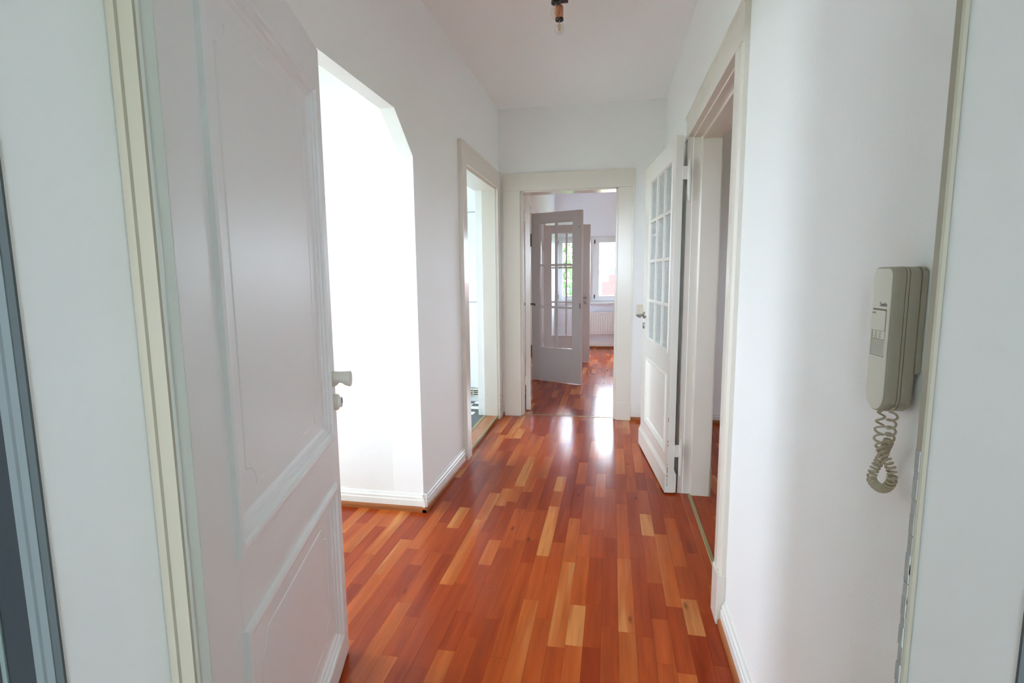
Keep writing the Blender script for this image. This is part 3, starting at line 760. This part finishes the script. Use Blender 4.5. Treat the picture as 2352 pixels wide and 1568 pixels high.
# living room window (local origin at left edge)
window('window_1', 'wide white living room window with trees and red roofs outside', (-0.96, YB+0.02), 0, 2.81, 0.80, 1.925,
       [(0.025, 0.595), (0.655, 1.345), (1.405, 2.095), (2.155, 2.785)])
window('added_window_2', 'unseen study window added for daylight behind the double doors', (-3.4, YB+0.1), 0, 1.4, 0.80, 1.93, [(0.03, 0.68), (0.72, 1.37)], caps=False)  # out of view; added to let daylight into the study
window('window_3', 'tall window in the outer end of the side passage', (WX-0.1, 1.42), math.pi/2, 0.94, 0.55, 2.30, [(0.03, 0.91)], caps=False)
window('added_window_4', 'unseen kitchen window added for daylight in the outer wall', (WX-0.1, 3.2), math.pi/2, 1.55, 0.75, 2.30, [(0.03, 0.76), (0.79, 1.52)], caps=False)  # unseen opening, added and sized for the daylight it throws
window('added_window_5', 'unseen window added to light the side passage from the front', (-1.85, EH-0.1), math.pi, 1.35, 0.95, 2.25, [(0.03, 0.66), (0.69, 1.32)], caps=False)  # added opening that brightens the passage wall, never in view
window('added_window_6', 'unseen window added to light the dim room behind the right doorway', (EX+0.1, 2.8), -math.pi/2, 0.7, 1.0, 1.8, [(0.03, 0.67)], caps=False)  # unseen opening added for a little daylight in this room
window('added_window_7', 'unseen stairwell window added for daylight behind the landing', (0.8, -2.5), math.pi, 1.7, 0.9, 2.35, [(0.03, 0.83), (0.87, 1.67)], caps=False)  # added unseen, sized for the daylight coming from behind the camera
portal('portal_living', (0.445, YB+0.32, 1.36), (R(-90), 0, 0), 2.81, 1.13)
portal('portal_study', (-2.7, YB+0.32, 1.36), (R(-90), 0, 0), 1.4, 1.13)
portal('portal_passage', (WX-0.27, 1.89, 1.425), (0, R(-90), 0), 1.75, 0.94)
portal('portal_kitchen', (WX-0.27, 3.975, 1.525), (0, R(-90), 0), 1.55, 1.55)
portal('portal_front', (-2.525, 0.43, 1.6), (R(90), 0, 0), 1.35, 1.3)
portal('portal_bedroom', (EX+0.22, 2.45, 1.4), (0, R(90), 0), 0.8, 0.7)
portal('portal_stairs', (-0.05, -2.62, 1.625), (R(90), 0, 0), 1.7, 1.45)

# ------------------------------------------------------------------ radiator
e = empty('radiator', (0.28, YB-0.08, 0.0)); tag(e, 'white ribbed panel radiator under the living room window', 'radiator')
x0, x1, zt, zb = -0.44, 1.0, 0.625, 0.245
MB().box(x0, x1, YB-0.095, YB-0.06, zb, zt, 0.006).build('radiator_body', 'radiator', e)
mb = MB(); x = x0+0.03
while x < x1-0.03:
    mb.box(x, x+0.026, YB-0.103, YB-0.09, zb+0.035, zt-0.045, 0.004); x += 0.040
mb.build('radiator_ribs', 'radiator', e)['kind'] = 'stuff'
MB().box(x0-0.002, x1+0.002, YB-0.108, YB-0.048, zt-0.012, zt+0.004, 0.003).build('top_grille', 'radiator', e)
for x in (x0+0.2, x1-0.2):
    MB().box(x-0.02, x+0.02, YB-0.06, YB-0.0005, zb+0.1, zt-0.1).build('wall_bracket', 'radiator', e)
MB().tube([(x1-0.06, YB-0.075, zb+0.01), (x1-0.06, YB-0.075, 0.0)], 0.009, 8).build('pipe', 'radiator', e)
MB().tube([(x1-0.12, YB-0.075, zb+0.01), (x1-0.12, YB-0.075, 0.0)], 0.009, 8).build('pipe', 'radiator', e)

# ------------------------------------------------------------------ kitchen cabinet
cy0 = 4.872
e = empty('fridge_cabinet', (-1.45, cy0+0.29, 0.03)); tag(e, 'tall white fridge cabinet with vent grille on the checkered kitchen floor', 'cabinet')
cx0, cx1 = -1.80, -1.20
MB().box(cx0, cx1, cy0+0.02, cy0+0.575, 0.15, 1.90).build('cabinet_body', 'cabinet', e)
MB().box(cx0+0.002, cx1-0.002, cy0, cy0+0.019, 1.868, 1.90, 0.001).build('top_rail', 'cabinet', e)
MB().box(cx0+0.002, cx1-0.002, cy0, cy0+0.019, 1.020, 1.860, 0.001).build('cabinet_door', 'cabinet', e)
MB().box(cx0+0.002, cx1-0.002, cy0, cy0+0.019, 0.175, 1.010, 0.001).build('cabinet_door', 'cabinet', e)
MB().box(cx0, cx1, cy0+0.035, cy0+0.55, 0.030, 0.15).build('plinth', 'cabinet', e)
g = MB().box(cx0+0.03, cx1-0.03, cy0+0.025, cy0+0.034, 0.085, 0.168).build('vent_grille', 'black', e)
mb = MB()
for k in range(5):
    z = 0.088+k*0.0185; mb.box(cx0+0.03, cx1-0.03, cy0+0.014, cy0+0.026, z, z+0.0065)
x = cx0+0.03
while x <= cx1-0.03: mb.box(x-0.004, x+0.004, cy0+0.014, cy0+0.026, 0.085, 0.168); x += 0.054
gs = mb.build('grille_slats', 'switch', g, raw=True); gs.data.transform(Matrix.Translation(-e.location)); gs['kind'] = 'stuff'

# ------------------------------------------------------------------ light switch
e = empty('light_switch', (0.262, YE, 0.925)); tag(e, 'ivory light switch on the end wall behind the glazed door handle', 'switch')
MB().box(0.212, 0.312, YE-0.012, YE, 0.925, 1.010, 0.004).build('switch_plate', 'switch', e)
MB().box(0.230, 0.294, YE-0.017, YE-0.011, 0.938, 0.997, 0.003).build('rocker', 'switch', e)

# ------------------------------------------------------------------ intercom phone
PY0, PY1, PZ0, PZ1 = 0.7905, 0.846, 1.064, 1.269
XF = 0.3735
ph = empty('intercom_phone', (XR, (PY0+PY1)/2, PZ0)); tag(ph, 'beige intercom phone with push button flap and coiled cord on the right wall', 'phone')
def outline(ins, rt=0.011, rb=0.0265, zb=None, n=8):
    if zb is not None: rb = 0.004
    y0, y1, z0, z1 = PY0+ins, PY1-ins, (PZ0 if zb is None else zb)+ins, PZ1-ins
    rb = min(rb-ins*0.5, (y1-y0)/2-0.0005); pts = []
    for cx, cz, r, a0 in ((y0+rb, z0+rb, rb, 180), (y1-rb, z0+rb, rb, 270), (y1-rt, z1-rt, rt, 0), (y0+rt, z1-rt, rt, 90)):
        for k in range(n+1):
            a = R(a0+90*k/n); pts.append((cx+r*math.cos(a), cz+r*math.sin(a)))
    return pts
def layered(layers, name, mat, zb=None):
    mb = MB(); rings = []
    for x, ins in layers:
        rings.append([mb.bm.verts.new((x, p[0], p[1])) for p in outline(ins, zb=zb)])
    n = len(rings[0])
    for a, b in zip(rings, rings[1:]):
        for k in range(n): mb.bm.faces.new((a[k], a[(k+1) % n], b[(k+1) % n], b[k]))
    mb.bm.faces.new(rings[0]); mb.bm.faces.new(rings[-1][::-1])
    return mb.build(name, mat, ph, True)
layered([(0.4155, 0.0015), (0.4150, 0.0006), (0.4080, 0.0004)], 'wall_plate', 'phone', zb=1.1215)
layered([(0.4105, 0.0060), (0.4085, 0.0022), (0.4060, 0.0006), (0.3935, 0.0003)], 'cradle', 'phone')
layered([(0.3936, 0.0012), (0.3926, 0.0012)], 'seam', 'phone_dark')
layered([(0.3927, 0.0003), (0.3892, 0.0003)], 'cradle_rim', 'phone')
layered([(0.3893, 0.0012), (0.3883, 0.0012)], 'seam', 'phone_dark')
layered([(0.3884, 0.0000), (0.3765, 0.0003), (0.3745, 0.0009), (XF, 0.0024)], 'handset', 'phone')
# face lightened as if lit, with the recessed button field
yA, yB_, zA, zB_ = PY0+0.011, PY1-0.006, 1.1435, 1.2105
mb = MB(); o1 = outline(0.0026); inner = [(yA, zA), (yB_, zA), (yB_, zB_), (yA, zB_)]
ov = [mb.bm.verts.new((XF-0.0004, *p)) for p in o1]; iv = [mb.bm.verts.new((XF-0.0004, *p)) for p in inner]
iv2 = [mb.bm.verts.new((XF+0.0030, *p)) for p in inner]
ed = [mb.bm.edges.new((ov[i], ov[(i+1) % len(ov)])) for i in range(len(ov))] + [mb.bm.edges.new((iv[i], iv[(i+1) % 4])) for i in range(4)]
bmesh.ops.triangle_fill(mb.bm, use_beauty=True, use_dissolve=False, edges=ed)
for i in range(4): mb.bm.faces.new((iv[i], iv[(i+1) % 4], iv2[(i+1) % 4], iv2[i]))
mb.build('face_plate', 'phone_front_lit', ph)
MB().box(XF-0.0001, XF+0.0008, yA, yB_, zA, zB_).build('button_recess', 'phone_dark', ph)
flap = MB().box(XF-0.0022, XF-0.0002, yA+0.0012, yB_-0.0024, 1.1800, zB_-0.0022, 0.0006).build('button_flap', 'phone_front_lit', ph)
MB().box(XF-0.0012, XF-0.0001, yA+0.0006, yB_-0.0035, 1.1680, 1.1796, 0.0003).build('label_row', 'phone_front_lit', ph)
grid = MB().box(XF-0.0012, XF-0.0001, yA+0.0006, yB_-0.0035, zA+0.0012, 1.1674, 0.0003).build('speaker_plate', 'phone_front_lit', ph)
def flat_disc(mb, x, y, z, ry, rz, n=6):
    vs_ = [mb.bm.verts.new((x, y+ry*math.cos(2*math.pi*k/n), z+rz*math.sin(2*math.pi*k/n))) for k in range(n)]
    mb.bm.faces.new(vs_)
mb = MB()
for r_ in range(10):
    for c_ in range(13):
        flat_disc(mb, XF-0.00135, yA+0.0022+c_*0.00255, zA+0.0034+r_*0.00215, 0.00078, 0.00066)
mb.build('speaker_holes', 'ink', ph)['kind'] = 'stuff'
def text_part(body, size, y, z, parent, name, x=XF-0.0006, mat='ink', align='LEFT'):
    c = bpy.data.curves.new(name, 'FONT'); c.body = body; c.size = size; c.extrude = 0.00005; c.align_x = align
    o = bpy.data.objects.new(name, c); col.objects.link(o)
    bpy.context.view_layer.update()
    me = bpy.data.meshes.new_from_object(o.evaluated_get(bpy.context.evaluated_depsgraph_get()))
    bpy.data.objects.remove(o); bpy.data.curves.remove(c)
    # text x -> world -y (read from inside the hall), text y -> world z
    me.transform(Matrix(((0, 0, -1, x), (-1, 0, 0, y), (0, 1, 0, z), (0, 0, 0, 1))))
    me.transform(Matrix.Translation(-ph.location))
    me.materials.clear(); me.materials.append(M[mat]); me.name = name
    t_ = bpy.data.objects.new(name, me); col.objects.link(t_); t_.parent = ph
    return t_
text_part('Siedle', 0.0088, PY0+0.0315, 1.2140, ph, 'maker_lettering')
for i in range(3):
    yc = yB_-0.0075-i*0.0108
    mb = MB()
    mb.tube([(XF-0.0013, yc+0.0028*math.cos(R(a))*0.8, 1.1732+0.0036*math.sin(R(a))) for a in range(-75, 76, 15)], 0.00028, 4).build('button_arc', 'ink', ph)
    text_part(str(i+1), 0.0034, yc+0.0026, 1.1772, ph, 'button_number', XF-0.0013)
    if i: MB().box(XF-0.00135, XF-0.0011, yc+0.0051, yc+0.0055, 1.1682, 1.1792).build('divider_line', 'ink', ph)
ky, kz_ = yB_-0.0062, 1.2045
mb = MB(); mb.tube([(XF-0.0023, ky-0.0042+0.0013*math.cos(R(a)), kz_+0.0013*math.sin(R(a))) for a in range(0, 361, 30)], 0.00035, 4, False)
mb.tube([(XF-0.0023, ky+0.0030, kz_), (XF-0.0023, ky-0.0028, kz_)], 0.0004, 4); mb.tube([(XF-0.0023, ky+0.0024, kz_), (XF-0.0023, ky+0.0024, kz_-0.0012)], 0.0004, 4)
mb.build('key_symbol', 'ink', ph)
# coiled cord: two strands out of the phone joined by a hanging loop
P_ = [Vector(q) for q in [(0.386, 0.7942, 1.0728), (0.386, 0.789, 1.0692), (0.386, 0.7926, 1.0558), (0.389, 0.7984, 1.0403), (0.392, 0.8078, 1.0233), (0.394, 0.8192, 1.0086), (0.395, 0.8283, 0.9935), (0.394, 0.8366, 0.9792), (0.39, 0.8398, 0.9651), (0.386, 0.834, 0.9544), (0.386, 0.8189, 0.9504), (0.386, 0.8006, 0.954), (0.386, 0.7854, 0.9648), (0.386, 0.7792, 0.9775), (0.386, 0.7833, 0.9885), (0.384, 0.7918, 0.9981), (0.381, 0.7994, 1.0082), (0.38, 0.8084, 1.0193), (0.382, 0.8162, 1.0298), (0.386, 0.8222, 1.0436), (0.386, 0.8241, 1.0561), (0.386, 0.8219, 1.0657)]]
def catmull(pts, n):
    out = []
    for i in range(len(pts)-1):
        p0, p1, p2, p3 = pts[max(i-1, 0)], pts[i], pts[i+1], pts[min(i+2, len(pts)-1)]
        for k in range(n):
            t_ = k/n
            out.append(0.5*((2*p1)+(p2-p0)*t_+(2*p0-5*p1+4*p2-p3)*t_*t_+(3*p1-p0-3*p2+p3)*t_**3))
    out.append(pts[-1]); return out
path = catmull(P_, 40)
coil = []; phs = 0; prev = None; tot = len(path)
for i, p in enumerate(path):
    d = (path[min(i+1, tot-1)]-path[max(i-1, 0)]).normalized()
    a = Vector((1, 0, 0)) if prev is None else prev
    a = (a-d*a.dot(d)).normalized(); prev = a; b = d.cross(a)
    t_ = i/tot
    turns = 0.0135 if t_ < 0.2 or t_ > 0.80 else 0.0064
    if i: phs += 2*math.pi*(p-path[i-1]).length/ (turns*0.95)
    rad = 0.0054*min(1, 14*t_+0.15, 14*(1-t_)+0.15)
    coil.append(p + (a*math.cos(phs)+b*math.sin(phs))*rad)
fine = catmull(coil, 2)
MB().tube(fine, 0.00165, 6).build('coiled_cord', 'cord', ph, True)

# ------------------------------------------------------------------ ceiling lamp
e = empty('ceiling_lamp', (-0.262, 2.51, ZC)); tag(e, 'black ceiling lamp with copper sockets and clear filament bulbs in the hall', 'lamp')
MB().lathe([(0.0, 0.0), (0.055, 0.0), (0.055, -0.022), (0.05, -0.026), (0.0, -0.026)], (-0.24, 2.33, ZC), 'z', 24).build('ceiling_rose', 'black', e, True)
MB().tube([(-0.24, 2.33, ZC-0.02), (-0.24, 2.33, 2.55)], 0.008, 10).build('stem', 'black', e, True)
mb = MB(); mb.box(-0.262, -0.222, 2.08, 2.635, 2.534, 2.556, 0.002); mb.box(-0.42, -0.10, 2.13, 2.16, 2.535, 2.555, 0.002)
mb.build('cross_bar', 'black', e)
for (bx_, by_, zt_, dz) in ((-0.256, 2.40, 2.425, 0.110), (-0.262, 2.62, 2.455, 0.075), (-0.115, 2.145, 2.455, 0.075), (-0.405, 2.145, 2.455, 0.075)):
    s = MB().lathe([(0.0, 0.0), (0.0185, 0.0), (0.0185, 0.052), (0.016, 0.058), (0.006, 0.061), (0.0, 0.061)], (bx_, by_, zt_+0.006), 'z', 20).build('socket', 'copper', e, True)
    MB().lathe([(0.012, -0.001), (0.0195, -0.001), (0.0195, 0.008), (0.012, 0.008)], (bx_, by_, zt_), 'z', 20).build('socket_rim', 'black', s, True, raw=True).data.transform(Matrix.Translation(-e.location))
    MB().tube([(bx_, by_, zt_+0.06), (bx_, by_, 2.536)], 0.005, 8).build('socket_stem', 'black', s, True, raw=True).data.transform(Matrix.Translation(-e.location))
    g = MB().lathe([(0.011, 0.004), (0.0125, -0.006), (0.017, -0.018), (0.0215, -0.030), (0.0225, -0.040), (0.020, -0.051), (0.013, -0.060), (0.005, -0.0635), (0.0, -0.064)], (bx_, by_, zt_), 'z', 20).build('bulb', 'bulb', e, True)
    mb = MB()
    for k in range(4):
        a = R(90*k+20); mb.tube([(bx_+0.007*math.cos(a), by_+0.007*math.sin(a), zt_-0.018), (bx_+0.0045*math.cos(a), by_+0.0045*math.sin(a), zt_-0.046)], 0.0014, 5)
    mb.tube([(bx_, by_, zt_), (bx_, by_, zt_-0.030)], 0.0022, 6)
    mb.build('filament', 'filament', g, raw=True).data.transform(Matrix.Translation(-e.location))

# ------------------------------------------------------------------ outside
struct(MB().box(-160, 160, -160, 220, -7.2, -7.0).build('ground', 'grass'), 'lawn far below the windows', 'ground')
def tree(label, x, y, h, rx, zc, rz, n, seed):
    rg = random.Random(seed)
    e = empty('garden_tree', (x, y, -7.0)); tag(e, label, 'tree')
    MB().tube([(x, y, -7.0), (x+0.1, y, -3.5), (x, y+0.1, zc-0.3*rz)], [0.28, 0.2, 0.09], 10).build('trunk', 'bark', e, True)
    mb = MB()
    for k in range(26):
        a = rg.uniform(0, 6.28); r_ = rg.uniform(0.3, 0.85)
        mb.tube([(x, y, zc-0.5*rz), (x+rx*r_*math.cos(a), y+rx*r_*math.sin(a), zc+rz*rg.uniform(-.5, .7))], [0.06, 0.015], 5)
    mb.build('branches', 'bark', e)['kind'] = 'stuff'
    bm = bmesh.new()
    for k in range(n):
        while True:
            v = Vector((rg.uniform(-1, 1), rg.uniform(-1, 1), rg.uniform(-1, 1)))
            if 0.25 < v.length < 1: break
        c = Vector((x+v.x*rx-e.location.x, y+v.y*rx-e.location.y, zc+v.z*rz+7.0))
        a = Vector((rg.uniform(-1, 1), rg.uniform(-1, 1), rg.uniform(-1, 1))).normalized(); b = a.orthogonal().normalized()
        s_ = rg.uniform(0.07, 0.15)
        bm.faces.new([bm.verts.new(c+q) for q in (a*s_, b*s_*0.6, -a*s_, -b*s_*0.6)])
    me = bpy.data.meshes.new('foliage'); bm.to_mesh(me); bm.free(); me.materials.append(M['leafgreen'])
    o = bpy.data.objects.new('foliage', me); col.objects.link(o); o.parent = e; o['kind'] = 'stuff'
tree('leafy green tree outside the left sash of the living room window', -3.6, 21, 11, 2.9, 1.2, 4.0, 7000, 3)
tree('broad garden tree further left beyond the study window', -11, 26, 11, 3.5, 0.5, 4.0, 4000, 5)

def house(label, x0, x1, y0, y1, ze, zr, wallm, roofm):
    e = empty('neighbour_house', ((x0+x1)/2, (y0+y1)/2, -7.0)); tag(e, label, 'house')
    MB().box(x0, x1, y0, y1, -7.0, ze).build('house_wall', wallm, e)
    ym = (y0+y1)/2
    mb = MB(); q = [(y0-0.5, ze-0.25), (ym, zr), (y1+0.5, ze-0.25), (y1+0.5, ze-0.05), (ym, zr+0.22), (y0-0.5, ze-0.05)]
    mb.prism(q, 'x', x0-0.4, x1+0.4); r_ = mb.build('roof', roofm, e)
    for xg in (x0, x1-0.2):
        MB().prism([(y0, ze), (y1, ze), (ym, zr)], 'x', xg, xg+0.2).build('gable', wallm, e)
    MB().box(x0+1.2, x0+1.9, ym-0.4, ym+0.3, zr-0.8, zr+0.9).build('chimney', roofm, r_, raw=True).data.transform(Matrix.Translation(-e.location))
    x = x0+1.0
    while x < x1-1.2:
        for z in (-5.4, -2.6):
            if z+1.4 < ze:
                w_ = MB().box(x, x+1.0, y0-0.05, y0+0.05, z, z+1.4).build('house_window', 'upvc', e)
                MB().box(x+0.1, x+0.9, y0-0.07, y0-0.04, z+0.1, z+1.3).build('pane', 'black', w_, raw=True).data.transform(Matrix.Translation(-e.location))
        x += 2.2
house('neighbouring house with red tiled roof outside the living room window', -0.3, 13, 34, 44, -2.0, 1.05, 'ext', 'roof')
house('more distant house with grey roof behind the red roofed one', -5.0, 22, 64, 74, -1.5, 1.9, 'ext', 'slateroof')
